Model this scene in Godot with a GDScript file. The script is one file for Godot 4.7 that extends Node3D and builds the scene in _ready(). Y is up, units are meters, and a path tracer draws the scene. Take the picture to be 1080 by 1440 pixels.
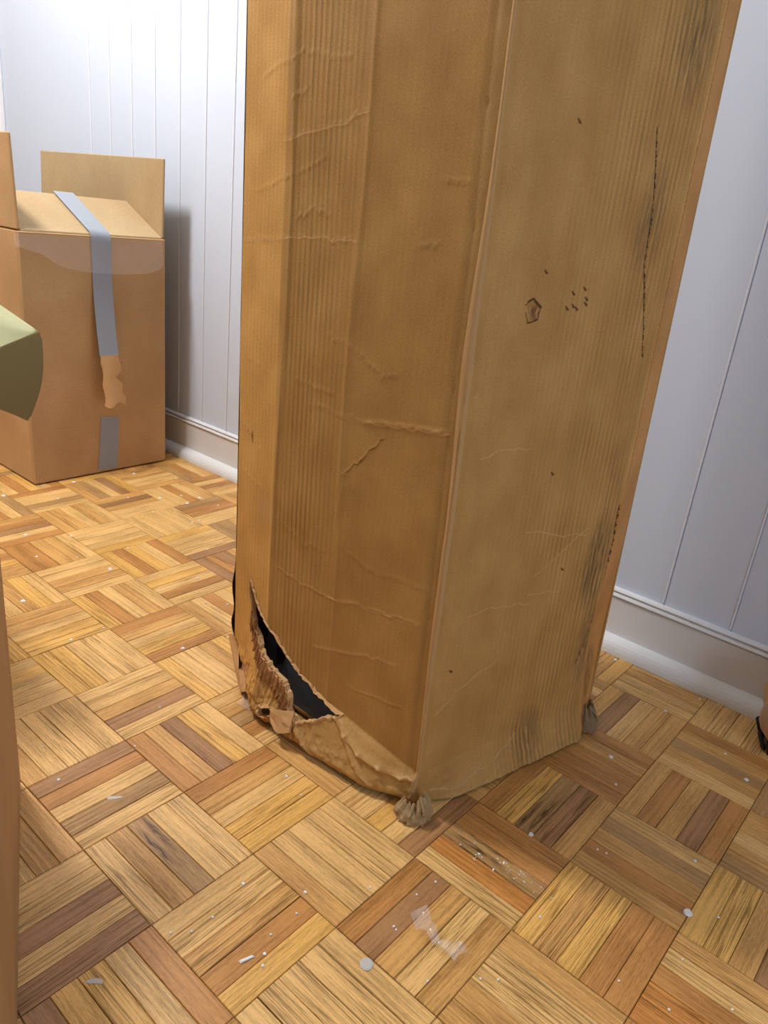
extends Node3D
# Unit of measure: one parquet block, S metres on a side. +x runs along the panelled wall, -z towards it.
const S := 0.13
const WALL_Z := -6.95
var used := {}
var rng := RandomNumberGenerator.new()
var mats := {}

# ---------------------------------------------------------------- helpers
func v(x: float, y: float, z: float) -> Vector3:
	return Vector3(x, y, z) * S

func numbered(called: String, parent: Node) -> String:
	var key := str(parent.get_instance_id()) + called
	if not used.has(key):
		used[key] = 0
		return called
	used[key] += 1
	return "%s_%03d" % [called, used[key]]

func put(called: String, mesh: Mesh, mat: Material, parent: Node = self) -> MeshInstance3D:
	var o := MeshInstance3D.new()
	o.name = numbered(called, parent)
	o.mesh = mesh
	o.material_override = mat
	o.cast_shadow = GeometryInstance3D.SHADOW_CASTING_SETTING_ON
	parent.add_child(o, true)
	return o

func thing(called: String, label: String, category: String, at := Vector3.ZERO, group := "") -> Node3D:
	var o := Node3D.new()
	o.name = numbered(called, self)
	add_child(o, true)
	o.position = at
	return tag(o, label, category, group)

func tag(o: Node3D, label: String, category: String, group := "") -> Node3D:
	o.set_meta("label", label)
	o.set_meta("category", category)
	if group:
		o.set_meta("group", group)
	return o

func structure(o: Node3D, label: String, category: String) -> Node3D:
	o.set_meta("kind", "structure")
	return tag(o, label, category)

func mat(col: Color, rough := 0.8, tex: Texture2D = null, height: Texture2D = null, hs := 0.0) -> StandardMaterial3D:
	var m := StandardMaterial3D.new()
	m.albedo_color = col
	m.roughness = rough
	m.metallic_specular = 0.4
	if tex:
		m.albedo_texture = tex
	if height:
		m.heightmap_enabled = true
		m.heightmap_texture = height
		m.heightmap_scale = hs
	return m

func rgb(r: int, g: int, b: int) -> Color:
	return Color8(r, g, b)

func hash01(x: float, y: float) -> float:
	return fposmod(sin(x * 127.1 + y * 311.7) * 43758.5453, 1.0)

# triangle soup with flat or smooth shading
func begin(smooth := false) -> SurfaceTool:
	var st := SurfaceTool.new()
	st.begin(Mesh.PRIMITIVE_TRIANGLES)
	st.set_smooth_group(0 if smooth else -1)
	return st

func tri(st: SurfaceTool, a: Vector3, b: Vector3, c: Vector3, ua := Vector2.ZERO, ub := Vector2.ZERO, uc := Vector2.ZERO) -> void:
	st.set_uv(ua); st.add_vertex(a)
	st.set_uv(ub); st.add_vertex(b)
	st.set_uv(uc); st.add_vertex(c)

# a b c d run clockwise as seen from the front
func quad(st: SurfaceTool, a: Vector3, b: Vector3, c: Vector3, d: Vector3, r := Rect2(0, 0, 1, 1)) -> void:
	var p := r.position
	var e := r.end
	tri(st, a, b, c, p, Vector2(e.x, p.y), e)
	tri(st, a, c, d, p, e, Vector2(p.x, e.y))

func done(st: SurfaceTool) -> ArrayMesh:
	st.generate_normals()
	return st.commit()

# box with chamfered edges between two corners; metres; optional transform
func chamfer_box(lo: Vector3, hi: Vector3, ch: float, st: SurfaceTool = null, t := Transform3D(), uvs := 1.0) -> SurfaceTool:
	if st == null:
		st = begin()
	ch = minf(ch, 0.45 * minf(hi.x - lo.x, minf(hi.y - lo.y, hi.z - lo.z)))
	var c := (lo + hi) / 2.0
	var h := (hi - lo) / 2.0
	var axes := [Vector3.RIGHT, Vector3.UP, Vector3.BACK]
	var mid := Vector2(0.5, 0.5)
	for ax in 3:
		for sg in [-1.0, 1.0]:
			var n: Vector3 = axes[ax] * sg
			var u: Vector3 = axes[(ax + 1) % 3]
			var w: Vector3 = axes[(ax + 2) % 3]
			var hu: float = h[(ax + 1) % 3] - ch
			var hw: float = h[(ax + 2) % 3] - ch
			var o: Vector3 = c + n * h[ax]
			var pts := [o - u * hu - w * hw, o + u * hu - w * hw, o + u * hu + w * hw, o - u * hu + w * hw]
			var uv := [Vector2(-hu, -hw), Vector2(hu, -hw), Vector2(hu, hw), Vector2(-hu, hw)]
			if sg > 0:
				pts.reverse(); uv.reverse()
			for k in [[0, 1, 2], [0, 2, 3]]:
				tri(st, t * pts[k[0]], t * pts[k[1]], t * pts[k[2]], uv[k[0]] * uvs + mid, uv[k[1]] * uvs + mid, uv[k[2]] * uvs + mid)
	# edges
	for ax in 3:
		var a: Vector3 = axes[ax]
		var u: Vector3 = axes[(ax + 1) % 3]
		var w: Vector3 = axes[(ax + 2) % 3]
		var ha: float = h[ax] - ch
		for su in [-1.0, 1.0]:
			for sw in [-1.0, 1.0]:
				var p1: Vector3 = c + u * su * h[(ax + 1) % 3] + w * sw * (h[(ax + 2) % 3] - ch)
				var p2: Vector3 = c + u * su * (h[(ax + 1) % 3] - ch) + w * sw * h[(ax + 2) % 3]
				var q4 := [p1 - a * ha, p1 + a * ha, p2 + a * ha, p2 - a * ha]
				if su * sw > 0:
					q4.reverse()
				quad(st, t * q4[0], t * q4[1], t * q4[2], t * q4[3])
	for sx in [-1.0, 1.0]:
		for sy in [-1.0, 1.0]:
			for sz in [-1.0, 1.0]:
				var k := Vector3(sx, sy, sz)
				var p := [c + k * Vector3(h.x, h.y - ch, h.z - ch), c + k * Vector3(h.x - ch, h.y, h.z - ch), c + k * Vector3(h.x - ch, h.y - ch, h.z)]
				if sx * sy * sz > 0:
					p.reverse()
				tri(st, t * p[0], t * p[1], t * p[2])
	return st

func cbox(lo: Vector3, hi: Vector3, ch: float, uvs := 1.0) -> ArrayMesh:
	return done(chamfer_box(lo, hi, ch, null, Transform3D(), uvs))

# grid of points (rows of equal length) as a sheet with thickness th (metres); th 0: one layer
func sheet(rows: Array, th := 0.0, smooth := true, uvs := Vector2(1, 1)) -> ArrayMesh:
	var nr := rows.size()
	var nc: int = rows[0].size()
	var st := begin(smooth)
	var nor := []
	for r in nr:
		var line := []
		for c in nc:
			var du: Vector3 = rows[r][mini(c + 1, nc - 1)] - rows[r][maxi(c - 1, 0)]
			var dv: Vector3 = rows[mini(r + 1, nr - 1)][c] - rows[maxi(r - 1, 0)][c]
			line.append(dv.cross(du).normalized())
		nor.append(line)
	for side in (2 if th > 0.0 else 1):
		for r in nr - 1:
			for c in nc - 1:
				var id := [[r, c], [r, c + 1], [r + 1, c + 1], [r + 1, c]]
				var p := []
				var t := []
				for k in id:
					var q: Vector3 = rows[k[0]][k[1]]
					p.append(q - nor[k[0]][k[1]] * th if side else q)
					t.append(Vector2(float(k[1]) / (nc - 1), float(k[0]) / (nr - 1)) * uvs)
				var order := [[0, 1, 2], [0, 2, 3]] if side == 0 else [[0, 2, 1], [0, 3, 2]]
				for o in order:
					tri(st, p[o[0]], p[o[1]], p[o[2]], t[o[0]], t[o[1]], t[o[2]])
	if th > 0.0:
		st.set_smooth_group(-1)
		var ring := []
		for c in nc: ring.append([0, c])
		for r in range(1, nr): ring.append([r, nc - 1])
		for c in range(nc - 2, -1, -1): ring.append([nr - 1, c])
		for r in range(nr - 2, 0, -1): ring.append([r, 0])
		for i in ring.size():
			var a = ring[i]
			var b = ring[(i + 1) % ring.size()]
			var pa: Vector3 = rows[a[0]][a[1]]
			var pb: Vector3 = rows[b[0]][b[1]]
			quad(st, pb, pa, pa - nor[a[0]][a[1]] * th, pb - nor[b[0]][b[1]] * th)
	return done(st)

# prism from a flat outline: pts in the plane (x,z), top at y1, bottom at y0
func chip(pts: PackedVector2Array, y0: float, y1: float) -> ArrayMesh:
	var st := begin()
	var n := pts.size()
	var mid := Vector2.ZERO
	for p in pts: mid += p / n
	for i in n:
		var a := pts[i]
		var b := pts[(i + 1) % n]
		var ai := a.lerp(mid, 0.25)
		var bi := b.lerp(mid, 0.25)
		tri(st, Vector3(mid.x, y1, mid.y), Vector3(ai.x, y1, ai.y), Vector3(bi.x, y1, bi.y))
		quad(st, Vector3(ai.x, y1, ai.y), Vector3(a.x, y0, a.y), Vector3(b.x, y0, b.y), Vector3(bi.x, y1, bi.y))
		tri(st, Vector3(mid.x, y0, mid.y), Vector3(b.x, y0, b.y), Vector3(a.x, y0, a.y))
	return done(st)

# lump of crushed board: sphere grid pushed about by noise, facets kept
func crumple(c: Vector3, r: Vector3, sd: int, amp: float, flat_y := 0.0) -> ArrayMesh:
	var n := FastNoiseLite.new()
	n.seed = sd
	n.noise_type = FastNoiseLite.TYPE_CELLULAR
	n.cellular_return_type = FastNoiseLite.RETURN_DISTANCE
	n.frequency = 1.1
	var rows := []
	for i in 15:
		var line := []
		for j in 25:
			var th := PI * i / 14.0
			var ph := TAU * (j % 24) / 24.0
			var d := Vector3(sin(th) * cos(ph), cos(th), sin(th) * sin(ph))
			var k := 1.0 + amp * n.get_noise_3dv(d * 1.6) + 0.25 * amp * sin(9.0 * ph + 5.0 * th)
			var p := c + d * r * k
			p.y = maxf(p.y, flat_y)
			line.append(p)
		rows.append(line)
	return sheet(rows, 0.0, false)

# wad of crushed board at a corner: folded leaves fanned round the facing direction, standing on y = 0
func wad(c: Vector3, r: Vector3, face: Vector3, sd: int) -> ArrayMesh:
	var g := RandomNumberGenerator.new()
	g.seed = sd
	var st := SurfaceTool.new()
	st.begin(Mesh.PRIMITIVE_TRIANGLES)
	var f := face.normalized()
	var side := Vector3.UP.cross(f)
	for leaf in 7:
		var a0 := lerpf(-1.25, 1.0, leaf / 6.0) + g.randf_range(-0.1, 0.1)
		var wid := g.randf_range(0.6, 0.95)
		var top := g.randf_range(0.55, 1.0)
		var ph := g.randf() * 6.0
		var rows := []
		for i in 8:
			var line := []
			var t := i / 7.0
			for j in 7:
				var a := a0 + wid * (j / 6.0 - 0.3)
				var rad := lerpf(0.55, 1.0, sin(PI * 0.5 * minf(t * 1.5, 1.0))) * (1.0 + 0.06 * sin(a * 7.0 + ph + t * 6.0) + 0.12 * (g.randf() - 0.5))
				var y := r.y * top * (1.0 - t) * (1.0 + 0.12 * sin(j * 1.9 + ph))
				line.append(c + (f * cos(a) * r.z + side * sin(a) * r.x) * rad * S + Vector3(0, maxf(y, 0.012) * S, 0))
			rows.append(line)
		st.append_from(sheet(rows, 0.003, false), 0, Transform3D())
	return st.commit()

func tube(path: Array, rad: float, sides := 8) -> ArrayMesh:
	var rows := []
	for j in sides + 1:
		rows.append([])
	var side := Vector3.UP
	for i in path.size():
		var d: Vector3 = (path[mini(i + 1, path.size() - 1)] - path[maxi(i - 1, 0)]).normalized()
		side = (side - d * side.dot(d))
		side = side.normalized() if side.length() > 0.01 else d.cross(Vector3.RIGHT).normalized()
		var other := d.cross(side)
		var k := 0.25 if i == 0 or i == path.size() - 1 else 1.0
		for j in sides + 1:
			var a := TAU * j / sides
			rows[j].append(path[i] + (side * cos(a) + other * sin(a)) * rad * k)
	return sheet(rows, 0.0, true)

# ---------------------------------------------------------------- textures
func noise_img(w: int, h: int, nw: int, nh: int, freq: float, sd: int, oct := 3, kind := FastNoiseLite.TYPE_SIMPLEX) -> PackedByteArray:
	var n := FastNoiseLite.new()
	n.noise_type = kind
	n.seed = sd
	n.frequency = freq
	n.fractal_octaves = oct
	var im := n.get_image(nw, nh, false, false, false)
	if nw != w or nh != h:
		im.resize(w, h, Image.INTERPOLATE_CUBIC)
	im.convert(Image.FORMAT_L8)
	return im.get_data()

# grain runs along u; three characters of oak
func wood_texture(style: int, sd: int) -> ImageTexture:
	var w := 768
	var h := 1024
	var band := noise_img(w, h, 10, h, 0.02, sd, 2)          # growth bands
	var fine := noise_img(w, h, 14, h, 0.16, sd + 1, 2)      # fibres
	var pore := noise_img(w, h, 56, h, 0.30, sd + 2, 1)     # short pores
	var warp := noise_img(w, h, 24, 128, 0.045, sd + 3, 2)
	var tone := noise_img(w, h, 48, 64, 0.03, sd + 4, 2)
	var out := PackedByteArray()
	out.resize(w * h * 3)
	var stripes := [30.0, 42.0, 20.0][style] as float
	var sa := [0.10, 0.38, 0.05][style] as float
	var fa := [0.36, 0.30, 0.22][style] as float
	var i := 0
	for y in h:
		var vy := float(y) / h * TAU * stripes
		for x in w:
			var wv := (warp[i] - 128) / 128.0
			var st := sin(vy + wv * (5.0 if style == 1 else 9.0) + (band[i] - 128) * 0.05)
			st = st * absf(st)
			var t := (band[i] - 128) / 128.0 * 0.22 + (fine[i] - 128) / 128.0 * fa + st * sa + (tone[i] - 128) / 128.0 * 0.22
			if pore[i] > 172:
				t -= (pore[i] - 172) / 60.0 * 0.4
			var k := clampf(0.94 + t * 0.52, 0.25, 1.0)
			out[i * 3] = int(255 * pow(k, 0.9))
			out[i * 3 + 1] = int(255 * k)
			out[i * 3 + 2] = int(255 * pow(k, 1.2))
			i += 1
	return ImageTexture.create_from_image(Image.create_from_data(w, h, false, Image.FORMAT_RGB8, out))

# kraft paper with rubbed flutes; flute strength given by a Callable (s, h) on a coarse grid
func kraft_image(w: int, h: int, base: Color, sd: int, flutes: float, strength: Callable, tone: Callable, grit := 0.08) -> Image:
	var mott := noise_img(w, h, w / 4, h / 4, 0.02, sd, 4)
	var fib := noise_img(w, h, w, h, 0.22, sd + 1, 2)
	var streak := noise_img(w, h, w, 40, 0.12, sd + 2, 2)
	var sg := 48
	var fl := PackedFloat32Array()
	var tn := PackedFloat32Array()
	for yy in sg * 2 + 1:
		for xx in sg + 1:
			fl.append(strength.call(float(xx) / sg, 1.0 - float(yy) / (sg * 2)))
			tn.append(tone.call(float(xx) / sg, 1.0 - float(yy) / (sg * 2)))
	var wave := PackedFloat32Array()
	for x in w:
		var c := 0.5 + 0.5 * cos(TAU * flutes * x / w)
		wave.append(pow(c, 1.5) - 0.35)
	var out := PackedByteArray()
	out.resize(w * h * 3)
	var i := 0
	for y in h:
		var fy := float(y) / h * sg * 2
		var y0 := int(fy)
		var ty := fy - y0
		for x in w:
			var fx := float(x) / w * sg
			var x0 := int(fx)
			var tx := fx - x0
			var k := y0 * (sg + 1) + x0
			var f := lerpf(lerpf(fl[k], fl[k + 1], tx), lerpf(fl[k + sg + 1], fl[k + sg + 2], tx), ty)
			var q := lerpf(lerpf(tn[k], tn[k + 1], tx), lerpf(tn[k + sg + 1], tn[k + sg + 2], tx), ty)
			var m := (mott[i] - 128) / 128.0
			var b := q * (1.0 + m * 0.055 + (fib[i] - 128) / 128.0 * grit) * (1.0 - f * wave[x] * (0.75 + 0.9 * (streak[i] - 128) / 128.0))
			out[i * 3] = clampi(int(base.r * 255 * b), 0, 255)
			out[i * 3 + 1] = clampi(int(base.g * 255 * b * (1.0 + m * 0.02)), 0, 255)
			out[i * 3 + 2] = clampi(int(base.b * 255 * b * (1.0 + m * 0.05)), 0, 255)
			i += 1
	return Image.create_from_data(w, h, false, Image.FORMAT_RGB8, out)

# the same polyline with small irregular kinks
func wig(pts: Array) -> Array:
	var out := []
	for i in pts.size() - 1:
		for k in 5:
			var f := k / 5.0
			var j := hash01(pts[i][0] * 31.0 + k, pts[i][1] * 17.0 + i) - 0.5
			out.append([lerpf(pts[i][0], pts[i + 1][0], f), lerpf(pts[i][1], pts[i + 1][1], f) + (0.045 * j if i + k > 0 else 0.0)])
	out.append(pts[pts.size() - 1])
	return out

# soft brush stroke along a polyline in (s, h/H) space
func stroke(im: Image, pts: Array, hmax: float, wid: float, col: Color, op: float, jag := 0.0) -> void:
	var w := im.get_width()
	var h := im.get_height()
	for i in pts.size() - 1:
		var a := Vector2(pts[i][0] * w, (1.0 - pts[i][1] / hmax) * h)
		var b := Vector2(pts[i + 1][0] * w, (1.0 - pts[i + 1][1] / hmax) * h)
		var n := int(a.distance_to(b)) + 1
		for k in n:
			var p := a.lerp(b, float(k) / n)
			if jag > 0.0:
				p.x += jag * (sin(k * 0.33) + sin(k * 0.87 + 1.3) * 0.7)
			var ww := wid * (0.55 + 0.9 * hash01(floorf(k / 4.0), float(i)))
			var r := int(ceilf(ww)) + 1
			for dy in range(-1, 2):
				for dx in range(-r, r + 1):
					var x := int(p.x) + dx
					var y := int(p.y) + dy
					if x < 0 or y < 0 or x >= w or y >= h:
						continue
					var d := absf(p.x - x) if absf(b.y - a.y) > absf(b.x - a.x) else absf(p.y - y)
					var f := clampf(1.0 - d / ww, 0.0, 1.0) * op * 0.6
					if f > 0.0:
						im.set_pixel(x, y, im.get_pixel(x, y).lerp(col, f))

func smudge(im: Image, s: float, hh: float, hmax: float, rs: float, rh: float, col: Color, op: float, sd: int, run := Vector2(1.5, 0.25)) -> void:
	var w := im.get_width()
	var h := im.get_height()
	var n := FastNoiseLite.new()
	n.seed = sd
	n.frequency = 0.06
	for y in range(maxi(0, int((1.0 - (hh + rh) / hmax) * h)), mini(h, int((1.0 - (hh - rh) / hmax) * h))):
		for x in range(maxi(0, int((s - rs) * w)), mini(w, int((s + rs) * w))):
			var d := Vector2((float(x) / w - s) / rs, ((1.0 - float(y) / h) * hmax - hh) / rh).length()
			if d < 1.0:
				var f := (1.0 - d * d) * op * clampf(0.55 + n.get_noise_2d(x * run.x, y * run.y) * 1.3, 0.0, 1.0)
				im.set_pixel(x, y, im.get_pixel(x, y).lerp(col, f))

# ---------------------------------------------------------------- displaced board panels
class BoardPanel:
	var a: Vector3          # bottom start corner
	var b: Vector3          # bottom end corner
	var lean: Vector3       # shift per unit of height
	var out: Vector3        # outward
	var cols: int
	var hs := PackedFloat32Array()
	var d := PackedFloat32Array()
	var wide: float
	func setup(a_: Vector3, b_: Vector3, lean_: Vector3, out_: Vector3, cols_: int, hs_: PackedFloat32Array) -> void:
		a = a_; b = b_; lean = lean_; out = out_.normalized(); cols = cols_; hs = hs_
		wide = a.distance_to(b)
		d.resize((cols + 1) * hs.size())
	func ridge(pts: Array, width: float, amp: float, skew := 0.0) -> void:
		for i in pts.size() - 1:
			var p := Vector2(pts[i][0] * wide, pts[i][1])
			var q := Vector2(pts[i + 1][0] * wide, pts[i + 1][1])
			var e := q - p
			var l2 := maxf(e.length_squared(), 1e-9)
			var m := width * 3.0
			for r in hs.size():
				if hs[r] < minf(p.y, q.y) - m or hs[r] > maxf(p.y, q.y) + m:
					continue
				var c0 := maxi(0, int((minf(p.x, q.x) - m) / wide * cols))
				var c1 := mini(cols, int((maxf(p.x, q.x) + m) / wide * cols) + 1)
				for c in range(c0, c1 + 1):
					var z := Vector2(wide * c / cols, hs[r])
					var t := clampf((z - p).dot(e) / l2, 0.0, 1.0)
					var dd := z - (p + e * t)
					var dist := dd.length() / width
					var g := exp(-dist * dist) * amp
					if skew != 0.0:
						g *= 1.0 + skew * signf(dd.y) * minf(dist, 1.0)
					var k := r * (cols + 1) + c
					if absf(g) > absf(d[k]) * 0.0:
						d[k] += g * (0.6 if i > 0 and t == 0.0 else 1.0)
	func disp(s: float, h: float) -> float:
		var lo := hs.bsearch(h)
		lo = clampi(lo - 1, 0, hs.size() - 2)
		var ty := clampf((h - hs[lo]) / (hs[lo + 1] - hs[lo]), 0.0, 1.0)
		var fx := clampf(s, 0.0, 1.0) * cols
		var c := mini(int(fx), cols - 1)
		var k := lo * (cols + 1) + c
		return lerpf(lerpf(d[k], d[k + 1], fx - c), lerpf(d[k + cols + 1], d[k + cols + 2], fx - c), ty)
	func at(s: float, h: float, lift := 0.0) -> Vector3:
		return (a.lerp(b, s) + lean * h + Vector3(0, h, 0) + out * (disp(s, h) + lift)) * S
	func build(s0: float, s1: float, hmax: float, holes: Array) -> ArrayMesh:
		var c0 := int(round(s0 * cols))
		var c1 := int(round(s1 * cols))
		var nc := c1 - c0 + 1
		var pos := PackedVector3Array()
		var uv := PackedVector2Array()
		for r in hs.size():
			for c in range(c0, c1 + 1):
				var s := float(c) / cols
				pos.append((a.lerp(b, s) + lean * hs[r] + Vector3(0, hs[r], 0) + out * d[r * (cols + 1) + c]) * S)
				uv.append(Vector2(s, 1.0 - clampf(hs[r] / hmax, 0.0, 0.999)))
		var nor := PackedVector3Array()
		nor.resize(pos.size())
		for r in hs.size():
			for c in nc:
				var du := pos[r * nc + mini(c + 1, nc - 1)] - pos[r * nc + maxi(c - 1, 0)]
				var dv := pos[mini(r + 1, hs.size() - 1) * nc + c] - pos[maxi(r - 1, 0) * nc + c]
				var n := du.cross(dv).normalized()
				nor[r * nc + c] = n if n.dot(out) > 0 else -n
		var flip := (b - a).cross(Vector3.UP).dot(out) < 0
		var idx := PackedInt32Array()
		for r in hs.size() - 1:
			for c in nc - 1:
				var m := Vector2((c0 + c + 0.5) / cols * wide, (hs[r] + hs[r + 1]) / 2)
				var skip := false
				for poly in holes:
					if m.y < 1.7 and Geometry2D.is_point_in_polygon(m, poly):
						skip = true
				if skip:
					continue
				var k := r * nc + c
				if flip:
					idx.append_array([k, k + 1, k + nc + 1, k, k + nc + 1, k + nc])
				else:
					idx.append_array([k, k + nc + 1, k + 1, k, k + nc, k + nc + 1])
		var arr := []
		arr.resize(Mesh.ARRAY_MAX)
		arr[Mesh.ARRAY_VERTEX] = pos
		arr[Mesh.ARRAY_NORMAL] = nor
		arr[Mesh.ARRAY_TEX_UV] = uv
		arr[Mesh.ARRAY_INDEX] = idx
		var m := ArrayMesh.new()
		m.add_surface_from_arrays(Mesh.PRIMITIVE_TRIANGLES, arr)
		return m

# ---------------------------------------------------------------- scene
func _ready() -> void:
	rng.seed = 7
	camera_and_light()
	room()
	parquet()
	big_box()
	far_box()
	near_things()
	floor_bits()

func camera_and_light() -> void:
	var cam := Camera3D.new()
	cam.name = "camera"
	cam.fov = 68.613
	cam.near = 0.02
	cam.far = 50.0
	cam.transform = Transform3D(Basis(Vector3(0.75182, 0.10393, -0.65112), Vector3(-0.31242, 0.92576, -0.21297), Vector3(0.58065, 0.36354, 0.72848)).orthonormalized(), v(3.6871, 5.1957, 2.3517))
	add_child(cam)
	cam.current = true
	var we := WorldEnvironment.new()
	we.name = "environment"
	var e := Environment.new()
	e.background_mode = Environment.BG_COLOR
	e.background_color = Color(0.5, 0.6, 0.75)
	e.tonemap_mode = Environment.TONE_MAPPER_LINEAR
	e.tonemap_exposure = 1.0
	e.sdfgi_enabled = true
	e.ssao_enabled = true
	e.ssil_enabled = true
	we.environment = e
	add_child(we)
	# the ceiling lamp that lights the room: a glowing globe with a light of its size inside
	var lamp := thing("pendant_lamp", "round white globe pendant lamp on a thin stem", "lamp", v(-9.2, 14.4, -0.5))
	var globe := SphereMesh.new()
	globe.radius = 0.13
	globe.height = 0.26
	var gm := mat(Color.WHITE, 0.4)
	gm.emission_enabled = true
	gm.emission = Color(0.95, 0.97, 1.0)
	gm.emission_energy_multiplier = 3.0
	put("globe", globe, gm, lamp)
	var base := CylinderMesh.new()
	base.top_radius = 0.11
	base.bottom_radius = 0.08
	base.height = 0.03
	put("cap", base, mat(Color(0.75, 0.75, 0.75), 0.35), lamp).position.y = 0.138
	put("stem", tube([Vector3(0, 0.15, 0), Vector3(0, 0.3, 0), Vector3(0, 0.533, 0)], 0.005), mat(Color(0.75, 0.75, 0.75), 0.35), lamp)
	var l := OmniLight3D.new()
	l.name = "lamp_light"
	l.light_color = Color(1.0, 0.99, 0.975)
	l.light_energy = 2.45
	l.light_size = 0.12
	l.omni_range = 12.0
	l.omni_attenuation = 2.0
	l.shadow_enabled = true
	lamp.add_child(l)
	# daylight through the window behind the viewer
	var day := AreaLight3D.new()
	day.name = "window_daylight"
	day.area_size = Vector2(4.2, 7.2) * S
	day.area_normalize_energy = true
	day.light_color = Color(0.82, 0.90, 1.0)
	day.light_energy = 1.4
	day.area_range = 12.0
	day.area_attenuation = 2.0
	day.shadow_enabled = true
	day.position = v(13.9, 8.2, 2.0)
	day.rotation.y = PI / 2
	add_child(day)

func room() -> void:
	var paint := mat(rgb(205, 214, 230), 0.65)
	mats.paint = paint
	# floor slab under the parquet
	var fl := structure(put("floor", cbox(v(-17.5, -0.6, -7.2), v(14.2, -0.035, 13.2), 0.01), mat(rgb(60, 38, 22), 0.9)), "oak finger parquet floor of small basket-weave blocks with joints and scuffs", "floor")
	mats.floor = fl
	structure(put("ceiling", cbox(v(-17.9, 18.5, -7.5), v(14.6, 19.2, 13.6), 0.005), mat(rgb(200, 200, 200), 0.9)), "plain white ceiling above the room", "ceiling")
	var plain := mat(rgb(165, 160, 155), 0.7)
	structure(put("wall_left", cbox(v(-17.9, -0.6, -7.5), v(-17.3, 18.6, 13.6), 0.005), plain), "plain white side wall at the far left", "wall")
	structure(put("wall_front", cbox(v(-17.9, -0.6, 13.0), v(14.6, 18.6, 13.6), 0.005), plain), "plain wall behind the viewer", "wall")
	var wr := structure(put("wall_right", cbox(v(14.0, -0.6, -7.5), v(14.6, 18.6, -0.3), 0.005), plain), "plain side wall on the right, with a window", "wall")
	put("wall_piece", cbox(v(14.0, -0.6, 4.3), v(14.6, 18.6, 13.6), 0.005), plain, wr)
	put("wall_piece", cbox(v(14.0, -0.6, -0.3), v(14.6, 4.4, 4.3), 0.005), plain, wr)
	put("wall_piece", cbox(v(14.0, 12.0, -0.3), v(14.6, 18.6, 4.3), 0.005), plain, wr)
	var win := Node3D.new()
	win.name = "window_1"
	add_child(win)
	structure(win, "white framed window in the right side wall", "window")
	for f in [[-0.3, 4.4, -0.05, 12.0], [4.05, 4.4, 4.3, 12.0], [-0.05, 4.4, 4.05, 4.65], [-0.05, 11.75, 4.05, 12.0], [-0.05, 8.1, 4.05, 8.3]]:
		put("window_frame", cbox(v(14.15, f[1], f[0]), v(14.45, f[3], f[2]), 0.004), paint, win)
	var glass := mat(Color(1, 1, 1, 0.03), 0.02)
	glass.transparency = BaseMaterial3D.TRANSPARENCY_ALPHA
	put("pane", cbox(v(14.28, 4.65, -0.05), v(14.32, 8.1, 4.05), 0.001), glass, win)
	put("pane", cbox(v(14.28, 8.3, -0.05), v(14.32, 11.75, 4.05), 0.001), glass, win)
	# panelled wall: boards with a small round bead at each joint
	var wall := structure(put("wall_back", cbox(v(-17.4, -0.6, -7.6), v(14.1, 18.6, WALL_Z - 0.014), 0.005), paint), "white painted wall of vertical panel boards behind the boxes", "wall")
	var xs := [-16.9, -12.8]
	var x := -12.03
	while x < -0.9:
		xs.append(x)
		x += 0.802
	for w in [0.0, 1.10, 1.96, 2.80, 3.65, 4.6, 5.4, 6.25, 7.1, 8.0, 8.9, 9.8, 10.7, 11.6, 12.5]:
		xs.append(w)
	xs.append(14.0)
	var bead_paint := mat(rgb(226, 230, 240), 0.35)
	for i in xs.size() - 1:
		put("panel_board", cbox(v(xs[i] + 0.0135, 0.7, WALL_Z - 0.1), v(xs[i + 1] - 0.002, 18.5, WALL_Z), 0.0009), paint, wall)
		if i > 0:
			var bead := CylinderMesh.new()
			bead.top_radius = 0.0017
			bead.bottom_radius = 0.0017
			bead.height = 17.6 * S
			bead.radial_segments = 10
			bead.rings = 1
			put("joint_bead", bead, bead_paint, wall).position = v(xs[i] - 0.002, 9.7, WALL_Z)
	# baseboard: flat board, double bead on top, quarter round at the floor; profile swept along x
	var bb := Node3D.new()
	bb.name = "baseboard_back"
	add_child(bb)
	structure(bb, "white baseboard with beaded top edge and quarter round along the panelled wall", "baseboard")
	var bm := mat(rgb(222, 222, 224), 0.42)
	put("baseboard_face", sweep([[0.0, 0.0], [0.07, 0.0], [0.07, 0.735], [0.0, 0.75]], -17.3, 14.0), bm, bb)
	put("top_bead", sweep([[0.0, 0.745], [0.05, 0.745], [0.085, 0.752], [0.1, 0.775], [0.085, 0.8], [0.05, 0.808], [0.04, 0.815], [0.07, 0.825], [0.075, 0.842], [0.06, 0.86], [0.0, 0.87]], -17.3, 14.0), bm, bb)
	var qr := [[0.0, 0.0], [0.25, 0.0]]
	for k in 7:
		qr.append([0.07 + 0.18 * cos(k * PI / 12.0), 0.02 + 0.19 * sin(k * PI / 12.0)])
	qr.append([0.0, 0.21])
	put("quarter_round", sweep(qr, -17.3, 14.0), mat(rgb(226, 228, 228), 0.35), bb)
	# casing at the left end of the panelled wall
	var tr := Node3D.new()
	tr.name = "trim_1"
	add_child(tr)
	structure(tr, "white upright casing strip at the left end of the panelled wall", "trim")
	put("casing", cbox(v(-17.3, 0.0, WALL_Z), v(-16.72, 18.4, WALL_Z + 0.14), 0.004), bm, tr)
	put("casing_bead", cbox(v(-17.05, 0.0, WALL_Z + 0.13), v(-16.92, 18.4, WALL_Z + 0.2), 0.004), bm, tr)

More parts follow.
